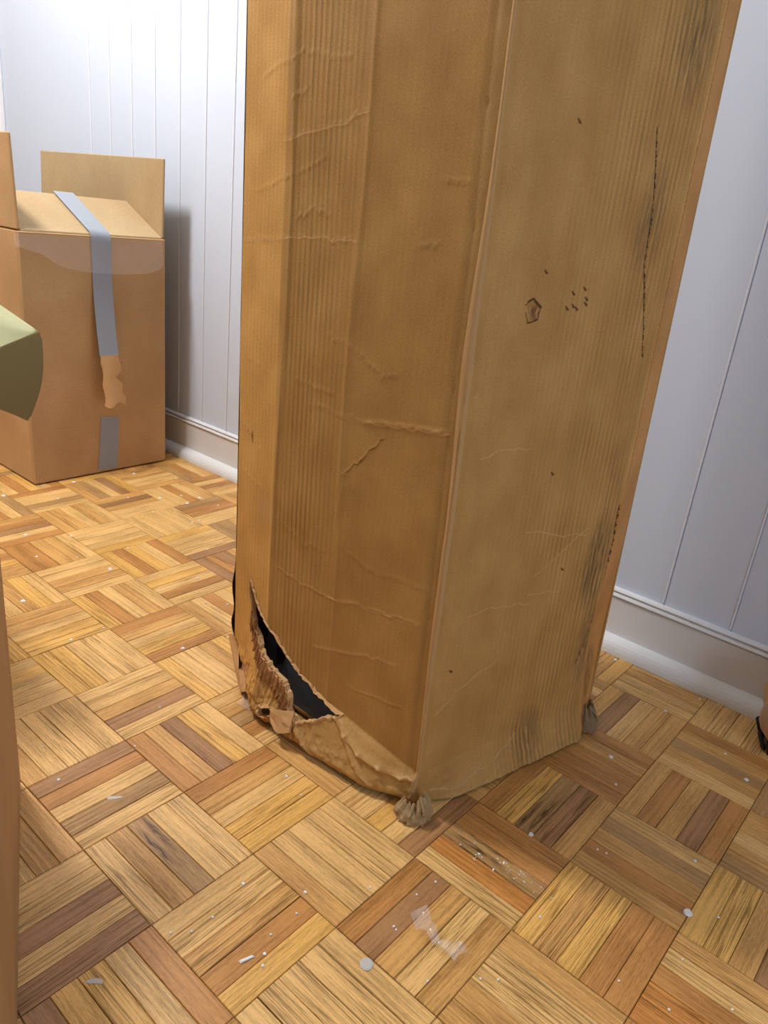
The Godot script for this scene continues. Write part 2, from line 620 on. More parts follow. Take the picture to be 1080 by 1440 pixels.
# profile in (distance from the wall, height), swept along x
func sweep(prof: Array, x0: float, x1: float) -> ArrayMesh:
	var st := begin()
	for i in prof.size():
		var a = prof[i]
		var b = prof[(i + 1) % prof.size()]
		quad(st, v(x0, a[1], WALL_Z + a[0]), v(x0, b[1], WALL_Z + b[0]), v(x1, b[1], WALL_Z + b[0]), v(x1, a[1], WALL_Z + a[0]))
	for i in range(1, prof.size() - 1):
		tri(st, v(x1, prof[0][1], WALL_Z + prof[0][0]), v(x1, prof[i][1], WALL_Z + prof[i][0]), v(x1, prof[i + 1][1], WALL_Z + prof[i + 1][0]))
		tri(st, v(x0, prof[0][1], WALL_Z + prof[0][0]), v(x0, prof[i + 1][1], WALL_Z + prof[i + 1][0]), v(x0, prof[i][1], WALL_Z + prof[i][0]))
	return done(st)

# ---------------------------------------------------------------- parquet
# tone letters: l/L light tan, y/Y yellow, m/M middle, g grey brown, r/R reddish, d/D dark, o/O orange; capitals have bold stripes
const BLOCKS := {
	"0,0": "lLMry", "1,1": "rdmLm", "0,1": "mllLl", "1,2": "LokrR", "1,0": "lLLLl", "2,1": "mmLLm", "2,2": "YMYrr", "2,3": "mrmgl",
	"3,3": "yYmdL", "3,2": "oOrLM", "2,4": "mrmdr", "3,4": "gmlmm", "1,3": "rYkDm", "1,4": "rrrmr", "2,5": "lmgmr", "1,5": "mdlmm",
	"-1,0": "LmklL", "-1,1": "rmlYy", "-2,0": "drlgL", "-2,1": "rmdYl", "-3,0": "mlLLl", "-1,-1": "lLdLD", "0,-1": "dyYlr", "-2,-1": "mdlmm",
	"-3,1": "LlmdL", "-4,1": "YylLl", "-3,2": "YllmY", "-4,2": "rmlYr", "0,2": "lLyld", "3,1": "rlmMl", "2,0": "LmLlm", "3,5": "gmmlm"}

func parquet() -> void:
	var grain := [wood_texture(0, 11), wood_texture(1, 23), wood_texture(2, 37)]
	# boards with a dark water stain along the grain
	var stained := (grain[0] as ImageTexture).get_image().duplicate() as Image
	for k in 10:
		smudge(stained, 0.52 + 0.03 * (k % 3), 0.05 + 0.1 * k, 1.0, 0.16, 0.035, rgb(70, 62, 54), 0.95, 60 + k, Vector2(0.22, 1.4))
	grain.append(ImageTexture.create_from_image(stained))
	var tint := {"l": rgb(240, 192, 122), "y": rgb(240, 186, 102), "m": rgb(224, 170, 100), "g": rgb(196, 152, 98), "r": rgb(206, 146, 82), "d": rgb(182, 134, 88), "o": rgb(218, 148, 76)}
	var kinds := {}
	for t in tint:
		for g in 4:
			var m := mat(tint[t], 0.36, grain[g], grain[g], 0.035)
			m.resource_name = "oak"
			kinds[t + str(g)] = m
	# strip meshes: 12 windows onto the grain
	var shapes := []
	for k in 12:
		var st := begin()
		var u0 := rng.randf_range(0.26, 0.74)
		var v0 := rng.randf_range(0.11, 0.89)
		var hx := 0.4965 * S
		var hz := 0.0978 * S
		var c := 0.0007
		var uv := func(p: Vector3) -> Vector2: return Vector2(u0 + p.x / (2.0 * S), v0 + p.z / S)
		var t := [Vector3(-hx + c, 0, -hz + c), Vector3(hx - c, 0, -hz + c), Vector3(hx - c, 0, hz - c), Vector3(-hx + c, 0, hz - c)]
		var e := [Vector3(-hx, -c, -hz), Vector3(hx, -c, -hz), Vector3(hx, -c, hz), Vector3(-hx, -c, hz)]
		var b := [Vector3(-hx, -0.0045, -hz), Vector3(hx, -0.0045, -hz), Vector3(hx, -0.0045, hz), Vector3(-hx, -0.0045, hz)]
		var faces := [[t[0], t[1], t[2], t[3]]]
		for i in 4:
			var j := (i + 1) % 4
			faces.append([e[i], e[j], t[j], t[i]])
			faces.append([b[i], b[j], e[j], e[i]])
		for f in faces:
			for o in [[0, 1, 2], [0, 2, 3]]:
				tri(st, f[o[0]], f[o[1]], f[o[2]], uv.call(f[o[0]]), uv.call(f[o[1]]), uv.call(f[o[2]]))
		shapes.append(done(st))
	var cam_at := Vector3(3.687, 5.196, 2.352)
	var view := Basis(Vector3(0.75182, 0.10393, -0.65112), Vector3(-0.31242, 0.92576, -0.21297), Vector3(0.58065, 0.36354, 0.72848)).orthonormalized()
	var all := []
	var weights := "lllllyymmmmmlllgrrdyLLLMMYR"
	for i in range(-17, 14):
		for j in range(-13, 7):
			var along_z := posmod(i + j, 2) == 0
			var tones: String = BLOCKS.get("%d,%d" % [i, j], "")
			for k in 5:
				var ch := tones[k] if tones else weights[rng.randi() % weights.length()]
				var f := (k + 0.5) / 5.0
				var at := Vector3(i + f, 0, -(j + 0.5)) if along_z else Vector3(i + 0.5, 0, -(j + f))
				if at.z < WALL_Z + 0.1:
					continue
				var g := 3 if ch == "k" else 1 if ch == ch.to_upper() else (0 if rng.randf() < 0.6 else 2)
				var basis := Basis(Vector3.UP, PI / 2 if along_z else 0.0) * Basis(Vector3.UP, PI if rng.randf() < 0.5 else 0.0)
				basis = basis * Basis(Vector3.RIGHT, rng.randf_range(-0.006, 0.006)) * Basis(Vector3.BACK, rng.randf_range(-0.0012, 0.0012))
				var y := rng.randf_range(-0.0005, 0.0)
				var c: Vector3 = view.transposed() * (at - cam_at)
				var seen := c.z < -0.5 and absf(c.x) < -c.z * 0.512 + 0.55 and absf(c.y) < -c.z * 0.6823 + 0.55
				# behind the tall box, or under it
				if at.x > -2.0 and at.x < 0.5 and at.z < -2.7 and at.z > -4.9:
					seen = false
				all.append({"at": at * S + Vector3(0, y, 0), "basis": basis, "m": kinds[("g" if g == 3 else ch.to_lower()) + str(g)], "mesh": shapes[rng.randi() % 12], "d": -c.z if seen else 1000.0 - c.z})
	all.sort_custom(func(p, q): return p.d < q.d)
	var rest := {}
	for n in all.size():
		var a = all[n]
		var t := Transform3D(a.basis, a.at)
		if n < 300:
			var o := put("parquet_strip", a.mesh, a.m, mats.floor)
			o.transform = t
		else:
			if not rest.has(a.m):
				rest[a.m] = begin()
			rest[a.m].append_from(a.mesh, 0, t)
	var joined := ArrayMesh.new()
	for m in rest:
		rest[m].set_material(m)
		rest[m].commit(joined)
	var o := MeshInstance3D.new()
	o.name = "far_parquet"
	o.mesh = joined
	o.set_meta("kind", "stuff")
	mats.floor.add_child(o)

# ---------------------------------------------------------------- the tall worn box
func big_box() -> void:
	var box := thing("tall_cardboard_box", "tall worn brown cardboard box standing in the middle, torn open near its lower left corner", "box")
	var top := 11.0
	var tex_h := 7.5
	var N := Vector3(0.60, 0, -2.47)
	var L := Vector3(-2.14, 0, -2.50)
	var R := Vector3(1.14, 0, -4.98)
	var B := Vector3(-1.62, 0, -5.05)
	var lean := Vector3(-0.022, 0, 0)
	var hs := PackedFloat32Array()
	var h := 0.045
	while h < top:
		hs.append(h)
		h += 0.0125 if h < 1.9 else (0.022 if h < 7.0 else 0.25)
	hs.append(top)
	# -------- front
	var F := BoardPanel.new()
	F.setup(L, N, lean, Vector3(0, 0, 1), 300, hs)
	var nz := FastNoiseLite.new()
	nz.seed = 5
	nz.frequency = 0.9
	nz.fractal_octaves = 3
	var n2 := FastNoiseLite.new()
	n2.seed = 9
	n2.frequency = 2.2
	var k := 0
	for r in hs.size():
		var y := hs[r]
		for c in 301:
			var s := c / 300.0
			# folded facets of the board
			var b1 := 0.245 + 0.004 * y - 0.01 * sin(y)
			var b2 := 0.575 + 0.01 * sin(y * 1.3)
			var d := 0.085 * minf(s / 0.25, 1.0) + 0.0 * clampf((s - b1) / 0.33, 0.0, 1.0) - 0.10 * clampf((s - b2) / 0.43, 0.0, 1.0)
			d += 0.012 * exp(-pow((s - b1) / 0.012, 2)) + 0.006 * exp(-pow((s - b2) / 0.012, 2))
			d += 0.010 * nz.get_noise_2d(s * 2.0, y * 0.7)
			# flutes
			var fm := 0.25 + 0.75 * exp(-pow((s - 0.40) / 0.17, 2))
			if s > 0.6: fm *= 0.25
			var low := smoothstep(0.75, 0.15, y) * smoothstep(0.62, 0.4, s)
			d += (0.0011 * fm + 0.009 * low) * cos(TAU * 46.0 * s * (1.0 - 0.45 * low * 0.0)) * (0.7 + 0.6 * n2.get_noise_2d(s * 6.0, y * 2.0))
			# the crushed foot bulges outward below the crease
			var hb := lerpf(0.85, 0.52, clampf(s / 0.64, 0.0, 1.0)) if s < 0.64 else lerpf(0.52, 0.30, (s - 0.64) / 0.36)
			var bulge := 0.26 * smoothstep(0.02, 0.30, s) * (1.0 - 0.55 * smoothstep(0.8, 1.0, s))
			d += bulge * pow(clampf((hb + 0.05 - y) / hb, 0.0, 1.0), 0.7)
			d -= 0.10 * smoothstep(0.14, 0.0, y) * smoothstep(0.0, 0.2, s)
			d += 0.05 * low * n2.get_noise_2d(s * 5.0 + 3.0, y * 1.6) + 0.02 * smoothstep(0.5, 0.1, y) * n2.get_noise_2d(s * 7.0, y * 4.0 + 8.0)
			F.d[k] = d
			k += 1
	for w in [[[0.033, 4.86], [0.283, 4.95], [0.444, 4.98], [0.57, 4.99]], [[0.40, 3.54], [0.651, 3.54], [0.74, 3.58], [0.852, 3.61], [0.957, 3.65]],
			[[0.731, 3.45], [0.663, 3.25], [0.591, 3.04], [0.57, 2.99]], [[0.231, 5.71], [0.446, 5.83], [0.583, 5.93]], [[0.028, 3.79], [0.186, 3.70]],
			[[0.47, 4.2], [0.629, 4.1]], [[0.319, 3.74], [0.518, 3.70]], [[0.285, 1.77], [0.41, 1.72], [0.534, 1.73], [0.688, 1.8], [0.816, 1.84], [0.937, 1.89]],
			[[0.497, 1.13], [0.74, 1.33], [0.868, 1.39]], [[0.835, 5.48], [0.987, 5.46]], [[0.1, 6.2], [0.3, 6.35], [0.5, 6.3]], [[0.05, 5.3], [0.25, 5.42], [0.42, 5.6]],
			[[0.02, 2.6], [0.2, 2.5]], [[0.6, 2.3], [0.75, 2.2], [0.95, 2.26]], [[0.66, 0.9], [0.9, 0.98]], [[0.3, 5.1], [0.38, 5.2], [0.45, 5.16]], [[0.26, 6.0], [0.33, 6.1]], [[0.03, 3.1], [0.16, 2.9]], [[0.62, 4.1], [0.7, 3.95], [0.76, 4.0]], [[0.58, 2.9], [0.57, 2.6]], [[0.78, 5.0], [0.86, 5.06]], [[0.27, 2.3], [0.4, 2.16], [0.52, 2.2]]]:
		F.ridge(wig(w), 0.011, 0.0032, 0.8)
	F.ridge([[0.651, 3.54], [0.74, 3.58], [0.852, 3.61], [0.957, 3.65]], 0.014, 0.006, 0.9)
	F.ridge([[0.647, 0.52], [0.707, 0.42], [0.782, 0.33], [0.869, 0.29], [0.952, 0.28], [1.0, 0.31]], 0.03, 0.03, 0.5)
	F.ridge([[0.70, 0.40], [0.78, 0.22], [0.86, 0.10]], 0.022, 0.02, 0.5)
	F.ridge([[0.45, 0.30], [0.55, 0.14], [0.6, 0.06]], 0.02, 0.018)
	F.ridge([[0.955, 11.0], [0.95, 6.0], [0.955, 5.2], [0.95, 4.0], [0.965, 2.0], [0.97, 0.4]], 0.03, -0.008)
	var tear := [[0.107, 1.46], [0.154, 1.23], [0.209, 1.09], [0.282, 0.98], [0.356, 0.83], [0.423, 0.73], [0.492, 0.66], [0.552, 0.61], [0.655, 0.545], [0.594, 0.46], [0.54, 0.37], [0.492, 0.30], [0.445, 0.36], [0.415, 0.50], [0.37, 0.585], [0.29, 0.64], [0.213, 0.73], [0.153, 0.89], [0.126, 1.12]]
	var notch := [[0.29, 0.20], [0.35, 0.27], [0.40, 0.27], [0.345, 0.16], [0.30, 0.09]]
	var holes := []
	var cut := [[-0.02, -0.1], [-0.02, 0.55], [0.03, 0.46], [0.06, 0.36], [0.10, 0.25], [0.16, 0.15], [0.23, 0.07], [0.25, -0.1]]
	for poly in [tear, notch, cut]:
		var p := PackedVector2Array()
		for i in poly.size():
			var a := Vector2(poly[i][0] * F.wide, poly[i][1])
			var b := Vector2(poly[(i + 1) % poly.size()][0] * F.wide, poly[(i + 1) % poly.size()][1])
			for t in 6:
				p.append(a.lerp(b, t / 6.0) + Vector2(rng.randf_range(-0.012, 0.012), rng.randf_range(-0.012, 0.012)) * (0.0 if i == 0 and t == 0 else 1.0))
		holes.append(p)
	var base := rgb(184, 140, 79)
	var fs := func(s: float, t: float) -> float:
		var y: float = t * tex_h
		var m: float = (0.05 + 0.13 * exp(-pow((s - 0.37) / 0.11, 2)))
		if s < 0.24: m = 0.045
		if s > 0.58: m = 0.02
		return m * (1.0 + 0.5 * nz.get_noise_2d(s * 4.0, y * 1.3)) + 0.10 * smoothstep(0.7, 0.2, y) * smoothstep(0.5, 0.3, s)
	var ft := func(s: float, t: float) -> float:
		var q := 1.15  # band tones repeat the facet shading in the paper colour
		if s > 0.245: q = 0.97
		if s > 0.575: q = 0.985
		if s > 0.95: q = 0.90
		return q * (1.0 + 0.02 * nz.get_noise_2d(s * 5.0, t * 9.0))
	var fi := kraft_image(768, 1536, base, 3, 46.0, fs, ft)
	var worn := rgb(206, 160, 108)
	for w in [[[0.033, 4.86], [0.283, 4.95], [0.444, 4.98], [0.57, 4.99]], [[0.651, 3.54], [0.74, 3.58], [0.852, 3.61], [0.957, 3.65]], [[0.534, 1.73], [0.688, 1.8], [0.816, 1.84], [0.937, 1.89]], [[0.497, 1.13], [0.74, 1.33], [0.868, 1.39]], [[0.231, 5.71], [0.446, 5.83], [0.583, 5.93]], [[0.66, 0.53], [0.707, 0.42], [0.782, 0.33], [0.869, 0.29], [1.0, 0.31]], [[0.70, 0.40], [0.78, 0.22], [0.86, 0.10]]]:
		stroke(fi, wig(w), tex_h, 2.2, worn, 0.5, 0.3)
	stroke(fi, wig([[0.731, 3.45], [0.663, 3.25], [0.591, 3.04]]), tex_h, 1.0, rgb(110, 72, 36), 0.6, 0.5)
	smudge(fi, 0.19, 2.35, tex_h, 0.07, 0.25, rgb(190, 170, 150), 0.35, 4)
	smudge(fi, 0.24, 0.55, tex_h, 0.04, 0.12, rgb(70, 55, 45), 0.7, 5)
	smudge(fi, 0.09, 3.0, tex_h, 0.012, 0.08, rgb(90, 55, 25), 0.8, 6)
	smudge(fi, 0.60, 0.2, tex_h, 0.2, 0.16, rgb(205, 170, 130), 0.4, 7)
	var fm2 := mat(Color.WHITE, 0.55, ImageTexture.create_from_image(fi))
	fm2.metallic_specular = 0.35
	put("front_panel", F.build(0.0, 1.0, tex_h, holes), fm2, box)
	# torn rim: pale fringe, lip and the thickness of the board
	var pale := mat(rgb(205, 160, 108), 0.9)
	for hi in 2:
		var st := begin()
		var p: PackedVector2Array = holes[hi]
		var n := p.size()
		var ring := []
		for i in n:
			var t := (p[(i + 1) % n] - p[posmod(i - 1, n)]).normalized()
			var o := Vector2(t.y, -t.x)
			if Geometry2D.is_point_in_polygon(p[i] + o * 0.01, p):
				o = -o
			var w := 0.012 + 0.03 * hash01(i * 1.7, 3.0 + hi)
			if p[i].x < 0.25: w *= 0.7
			var q := p[i] + o * w
			ring.append([F.at(q.x / F.wide, q.y, 0.004), F.at(p[i].x / F.wide, p[i].y, 0.014 + 0.012 * hash01(i, 9.0)), F.at(p[i].x / F.wide, p[i].y, -0.05)])
		for i in n:
			var a = ring[i]
			var b = ring[(i + 1) % n]
			for e in 2:
				quad(st, a[e], b[e], b[e + 1], a[e + 1])
		var te := put("torn_edge", done(st), pale, box)
		te.set_meta("label", "pale ragged torn edge of the cardboard")
	# bared flutes of the lower lip
	var rows := []
	var lipA := [[0.13, 1.08], [0.153, 0.89], [0.213, 0.73], [0.29, 0.64], [0.37, 0.585], [0.415, 0.50], [0.445, 0.38]]
	var lipB := [[0.122, 0.98], [0.138, 0.81], [0.195, 0.63], [0.265, 0.51], [0.335, 0.475], [0.385, 0.42], [0.42, 0.33]]
	for t in 5:
		var line := []
		for i in lipA.size() - 1:
			for m in 8:
				var f := m / 8.0
				var a := Vector2(lerpf(lipA[i][0], lipA[i + 1][0], f), lerpf(lipA[i][1], lipA[i + 1][1], f))
				var b := Vector2(lerpf(lipB[i][0], lipB[i + 1][0], f), lerpf(lipB[i][1], lipB[i + 1][1], f) + 0.04 * sin(m * 1.9 + i * 2.0))
				var q := a.lerp(b, t / 4.0)
				line.append(F.at(q.x, q.y, 0.012 + 0.012 * cos(TAU * 46.0 * q.x) + (0.01 if t == 4 else 0.0)))
		rows.append(line)
	put("torn_core", sheet(rows, 0.003, false), mat(rgb(150, 102, 58), 0.95), box).set_meta("label", "bared corrugated core beside the tear")
	# small torn scrap that hangs at the end of the tear
	rows = []
	for t in 5:
		var line := []
		for m in 6:
			var sx := lerpf(0.37, 0.475, m / 5.0) + 0.004 * t
			var sy := lerpf(0.33 + 0.012 * m, 0.19 + 0.03 * cos(m * 1.1), t / 4.0)
			line.append(F.at(sx, sy, 0.03 + 0.03 * sin(m * 0.6 + 0.4) + 0.01 * t))
		rows.append(line)
	put("torn_scrap", sheet(rows, 0.004, false), mat(rgb(196, 150, 98), 0.9), box)
	# -------- right side
	var hr := PackedFloat32Array()
	h = 0.03
	while h < top:
		hr.append(h)
		h += 0.016 if h < 3.2 else (0.025 if h < 7.2 else 0.25)
	hr.append(top)
	var G := BoardPanel.new()
	G.setup(N, R, lean, Vector3(2.51, 0, 0.54), 300, hr)
	k = 0
	for r in hr.size():
		var y := hr[r]
		for c in 301:
			var s := c / 300.0
			var d := 0.010 * nz.get_noise_2d(s * 2.0 + 20.0, y * 0.7) + 0.02 * exp(-pow((s - 0.10) / 0.03, 2)) * 0.4
			var fold := 0.885 + 0.02 * clampf(1.0 - y / 3.0, 0.0, 1.0)
			d += 0.07 * (s / fold if s < fold else (1.0 - s) / (1.0 - fold))
			d -= 0.02 * exp(-pow((s - fold) / 0.008, 2))
			d += 0.0013 * smoothstep(0.2, 0.55, s) * (1.0 if s < fold else 0.05) * cos(TAU * 42.0 * s) * (0.7 + 0.6 * n2.get_noise_2d(s * 6.0 + 9.0, y * 2.0))
			d += 0.15 * smoothstep(0.0, 0.2, s) * smoothstep(1.0, 0.85, s) * pow(clampf((0.42 - y) / 0.42, 0.0, 1.0), 1.3)
			d += 0.015 * smoothstep(0.5, 0.1, y) * n2.get_noise_2d(s * 6.0, y * 4.0)
			# dent at the lower far corner
			d -= 0.07 * exp(-pow((s - 0.93) / 0.06, 2) - pow((y - 1.2) / 0.7, 2))
			G.d[k] = d
			k += 1
	for w in [[[0.091, 3.45], [0.193, 3.5], [0.32, 3.49]], [[0.19, 3.33], [0.445, 3.22]], [[0.365, 2.69], [0.718, 2.51]], [[0.138, 1.96], [0.278, 1.99], [0.461, 1.92]], [[0.111, 1.3], [0.233, 1.35], [0.358, 1.5]], [[0.434, 2.02], [0.611, 1.96]], [[0.05, 0.98], [0.14, 1.18], [0.34, 1.3]], [[0.06, 0.14], [0.161, 0.12], [0.374, 0.2], [0.5, 0.4]], [[0.45, 2.2], [0.6, 2.42], [0.72, 2.6]], [[0.023, 3.68], [0.245, 3.47]], [[0.5, 6.4], [0.6, 6.5]], [[0.15, 5.0], [0.5, 4.9]]]:
		G.ridge(wig(w), 0.010, 0.0032, 0.8)
	var cr1 := [[0.668, 6.09], [0.693, 5.86], [0.726, 5.52], [0.737, 5.23], [0.741, 5.06], [0.785, 4.7], [0.833, 4.25]]
	var cr2 := [[0.894, 2.75], [0.905, 2.35], [0.895, 2.03], [0.885, 1.79], [0.871, 1.55], [0.862, 1.25], [0.807, 0.98]]
	G.ridge(cr1, 0.014, -0.02)
	G.ridge(cr2, 0.018, -0.03)
	G.ridge([[0.22, 4.66], [0.255, 4.62]], 0.035, -0.022)
	G.ridge([[0.20, 4.70], [0.235, 4.56], [0.27, 4.60]], 0.012, 0.01)
	G.ridge([[0.04, 11.0], [0.045, 5.5], [0.05, 4.0], [0.04, 0.6]], 0.04, -0.014)
	var gs := func(s: float, t: float) -> float:
		var y: float = t * tex_h
		if s > 0.895: return 0.0
		return (0.02 + 0.13 * smoothstep(0.2, 0.7, s)) * clampf(0.8 + 1.1 * nz.get_noise_2d(s * 5.0, y * 1.1), 0.1, 1.6) + 0.22 * exp(-pow((s - 0.8) / 0.07, 2) - pow((y - 2.1) / 0.55, 2)) + 0.12 * exp(-pow((s - 0.76) / 0.1, 2) - pow((y - 6.4) / 0.7, 2)) + 0.15 * exp(-pow((s - 0.55) / 0.08, 2) - pow((y - 0.3) / 0.4, 2))
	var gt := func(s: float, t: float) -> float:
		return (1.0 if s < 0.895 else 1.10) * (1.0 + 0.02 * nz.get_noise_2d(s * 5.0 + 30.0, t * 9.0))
	var gi := kraft_image(768, 1536, rgb(184, 140, 80), 31, 42.0, gs, gt)
	var dirt := rgb(62, 50, 38)
	stroke(gi, cr1, tex_h, 2.2, rgb(48, 30, 16), 0.95, 1.0)
	stroke(gi, cr2, tex_h, 3.0, rgb(52, 36, 22), 1.0, 1.6)
	stroke(gi, [[0.9, 7.3], [0.895, 5.0], [0.9, 3.0]], tex_h, 2.0, rgb(120, 82, 50), 0.6, 0.4)
	smudge(gi, 0.80, 2.2, tex_h, 0.08, 0.6, dirt, 0.55, 41)
	smudge(gi, 0.84, 1.3, tex_h, 0.06, 0.7, dirt, 0.35, 42)
	smudge(gi, 0.78, 6.8, tex_h, 0.10, 0.6, dirt, 0.4, 43)
	smudge(gi, 0.72, 5.4, tex_h, 0.09, 0.5, dirt, 0.3, 44)
	smudge(gi, 0.56, 0.35, tex_h, 0.10, 0.35, dirt, 0.35, 45)
	smudge(gi, 0.94, 0.75, tex_h, 0.04, 0.5, dirt, 0.5, 46)
	smudge(gi, 0.24, 4.63, tex_h, 0.03, 0.09, rgb(110, 74, 42), 0.9, 47)
	stroke(gi, [[0.20, 4.68], [0.23, 4.73], [0.27, 4.66], [0.26, 4.57], [0.22, 4.54], [0.205, 4.62]], tex_h, 2.0, rgb(84, 54, 28), 0.8, 0.3)
	for m in [[0.259, 4.93], [0.398, 4.78], [0.408, 4.68], [0.425, 4.66], [0.466, 4.74], [0.466, 4.70], [0.45, 4.82], [0.38, 4.66], [0.45, 3.22], [0.09, 1.43], [0.6, 2.2], [0.3, 6.0]]:
		stroke(gi, [[m[0], m[1] + 0.02], [m[0] + 0.012, m[1] - 0.01]], tex_h, 2.0, rgb(80, 52, 28), 0.9)
	for w in [[[0.091, 3.45], [0.193, 3.5], [0.32, 3.49]], [[0.365, 2.69], [0.718, 2.51]], [[0.138, 1.96], [0.278, 1.99], [0.461, 1.92]], [[0.05, 0.98], [0.14, 1.18], [0.34, 1.4]], [[0.434, 2.02], [0.611, 1.96]], [[0.45, 2.2], [0.72, 2.6]], [[0.06, 0.14], [0.161, 0.12], [0.374, 0.2], [0.5, 0.4]]]:
		stroke(gi, wig(w), tex_h, 1.8, rgb(204, 162, 112), 0.5, 0.3)
	var gm := mat(Color.WHITE, 0.62, ImageTexture.create_from_image(gi))
	gm.metallic_specular = 0.35
	put("side_panel", G.build(0.0, 0.897, tex_h, []), gm, box)
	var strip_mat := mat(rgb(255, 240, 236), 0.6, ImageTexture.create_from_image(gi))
	put("side_fold", G.build(0.897, 1.0, tex_h, []), strip_mat, box).set_meta("label", "smooth folded strip along the far edge of the side")
	# worn corner between the two faces: a raised crushed ridge of varying width
	rows = [[], [], [], [], []]
	for r in 150:
		var y := 0.07 + (top - 0.07) * pow(r / 149.0, 1.25)
		var wl := 0.022 + 0.05 * exp(-pow((y - 4.2) / 1.0, 2)) + 0.02 * exp(-pow((y - 2.0) / 1.0, 2))
		var wr := 0.018 + 0.035 * exp(-pow((y - 3.2) / 2.2, 2))
		var wob := 0.012 * nz.get_noise_2d(y * 3.0, 50.0)
		var p0 := F.at(1.0 - wl / F.wide, y, 0.001)
		var p4 := G.at(wr / G.wide, y, 0.001)
		var mid := (F.at(1.0, y) + G.at(0.0, y)) / 2.0
		var o := (Vector3(0.7, 0, 0.7)) * S
		rows[4].append(p0)
		rows[3].append(p0.lerp(mid, 0.35) + o * (0.010 + 0.5 * wob))
		rows[2].append(mid + o * (0.009 + 0.5 * wob))
		rows[1].append(p4.lerp(mid, 0.4) + o * (0.008 + wob * 0.3))
		rows[0].append(p4)
	put("worn_corner", sheet(rows, 0.0, true), mat(rgb(188, 148, 98), 0.75), box).set_meta("label", "pale rubbed crease down the near corner")
	# -------- sides out of view, top and bottom
	var plain := mat(base, 0.75)
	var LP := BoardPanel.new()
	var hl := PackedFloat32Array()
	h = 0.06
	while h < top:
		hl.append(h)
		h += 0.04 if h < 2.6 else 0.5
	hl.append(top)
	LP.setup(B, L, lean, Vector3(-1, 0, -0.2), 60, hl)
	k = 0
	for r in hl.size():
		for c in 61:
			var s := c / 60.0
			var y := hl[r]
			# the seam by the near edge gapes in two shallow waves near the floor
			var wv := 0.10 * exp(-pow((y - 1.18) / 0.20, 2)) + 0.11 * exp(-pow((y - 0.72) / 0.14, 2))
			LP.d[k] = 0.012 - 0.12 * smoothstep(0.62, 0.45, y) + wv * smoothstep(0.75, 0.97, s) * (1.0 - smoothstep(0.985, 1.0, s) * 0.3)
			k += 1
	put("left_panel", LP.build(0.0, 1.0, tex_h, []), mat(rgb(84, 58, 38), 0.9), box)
	put("back_panel", sheet([[R * S + v(0, 0.03, 0), B * S + v(0, 0.03, 0)], [(R + lean * top) * S + v(0, top, 0), (B + lean * top) * S + v(0, top, 0)]], 0.004, false), plain, box)
	var lt := lean * top + Vector3(0, top, 0)
	put("top_flap", sheet([[(L + lt) * S, (N + lt) * S], [(B + lt) * S, (R + lt) * S]], 0.004, false), plain, box)
	put("bottom_flap", sheet([[v(-2.0, 0.05, -2.6), v(0.5, 0.05, -2.6)], [v(-1.55, 0.05, -5.0), v(1.05, 0.05, -4.9)]], 0.004, false), plain, box)
	# crushed corners at the floor
	var grey := mat(rgb(168, 140, 100), 0.95)
	put("crushed_corner", wad(v(0.64, 0.0, -2.41), Vector3(0.18, 0.25, 0.19), Vector3(1, 0, 1), 3), grey, box).set_meta("label", "frayed greyish crushed corner nearest the viewer")
	put("crushed_corner", wad(v(1.10, 0.0, -4.92), Vector3(0.16, 0.36, 0.20), Vector3(1, 0, 0.1), 8), mat(rgb(140, 118, 86), 0.95), box).set_meta("label", "crumpled dirty corner at the far right")
	# crumpled flap that pokes out at the left foot
	rows = []
	for t in 9:
		var line := []
		for m in 9:
			var a := t / 8.0
			var b := m / 8.0
			var p := v(-2.12, 0.60, -2.60).lerp(v(-2.66, 0.22, -2.86), b).lerp(v(-1.55, 0.16, -2.32).lerp(v(-1.86, 0.02, -2.40), b), a)
			p += v(0.3, 0.5, 0.4) * 0.07 * sin(b * 6.0 + a * 4.0) * sin(PI * b) + v(0.1, 0.3, 0.3) * 0.04 * hash01(t, m)
			p.y = maxf(p.y, 0.003)
			line.append(p)
		rows.append(line)
	put("crumpled_flap", sheet(rows, 0.004, false), mat(rgb(190, 146, 100), 0.85), box)
	# what is packed inside shows through the tear
	var item := thing("packed_item", "dark blue-grey wrapped item seen through the tear in the tall box", "package", v(-0.85, 0.06, -3.26))
	rows = []
	for t in 13:
		var line := []
		for m in 17:
			var p := v(-1.12 + 1.9 * m / 16.0, 1.75 * t / 12.0, 0.64)
			p += v(0, 0, 1) * 0.06 * sin(m * 0.9 + t * 0.7) * sin(t * 0.5)
			if m < 5: p += v(0, 0, -0.1) * (5 - m) * 0.5
			line.append(p)
		rows.append(line)
	rows.reverse()
	put("wrapping", sheet(rows, 0.006, true), mat(rgb(104, 118, 140), 0.4), item)
	put("body", cbox(v(-0.95, 0.0, -1.3), v(0.75, 1.75, 0.5), 0.01), mat(rgb(40, 44, 54), 0.6), item)

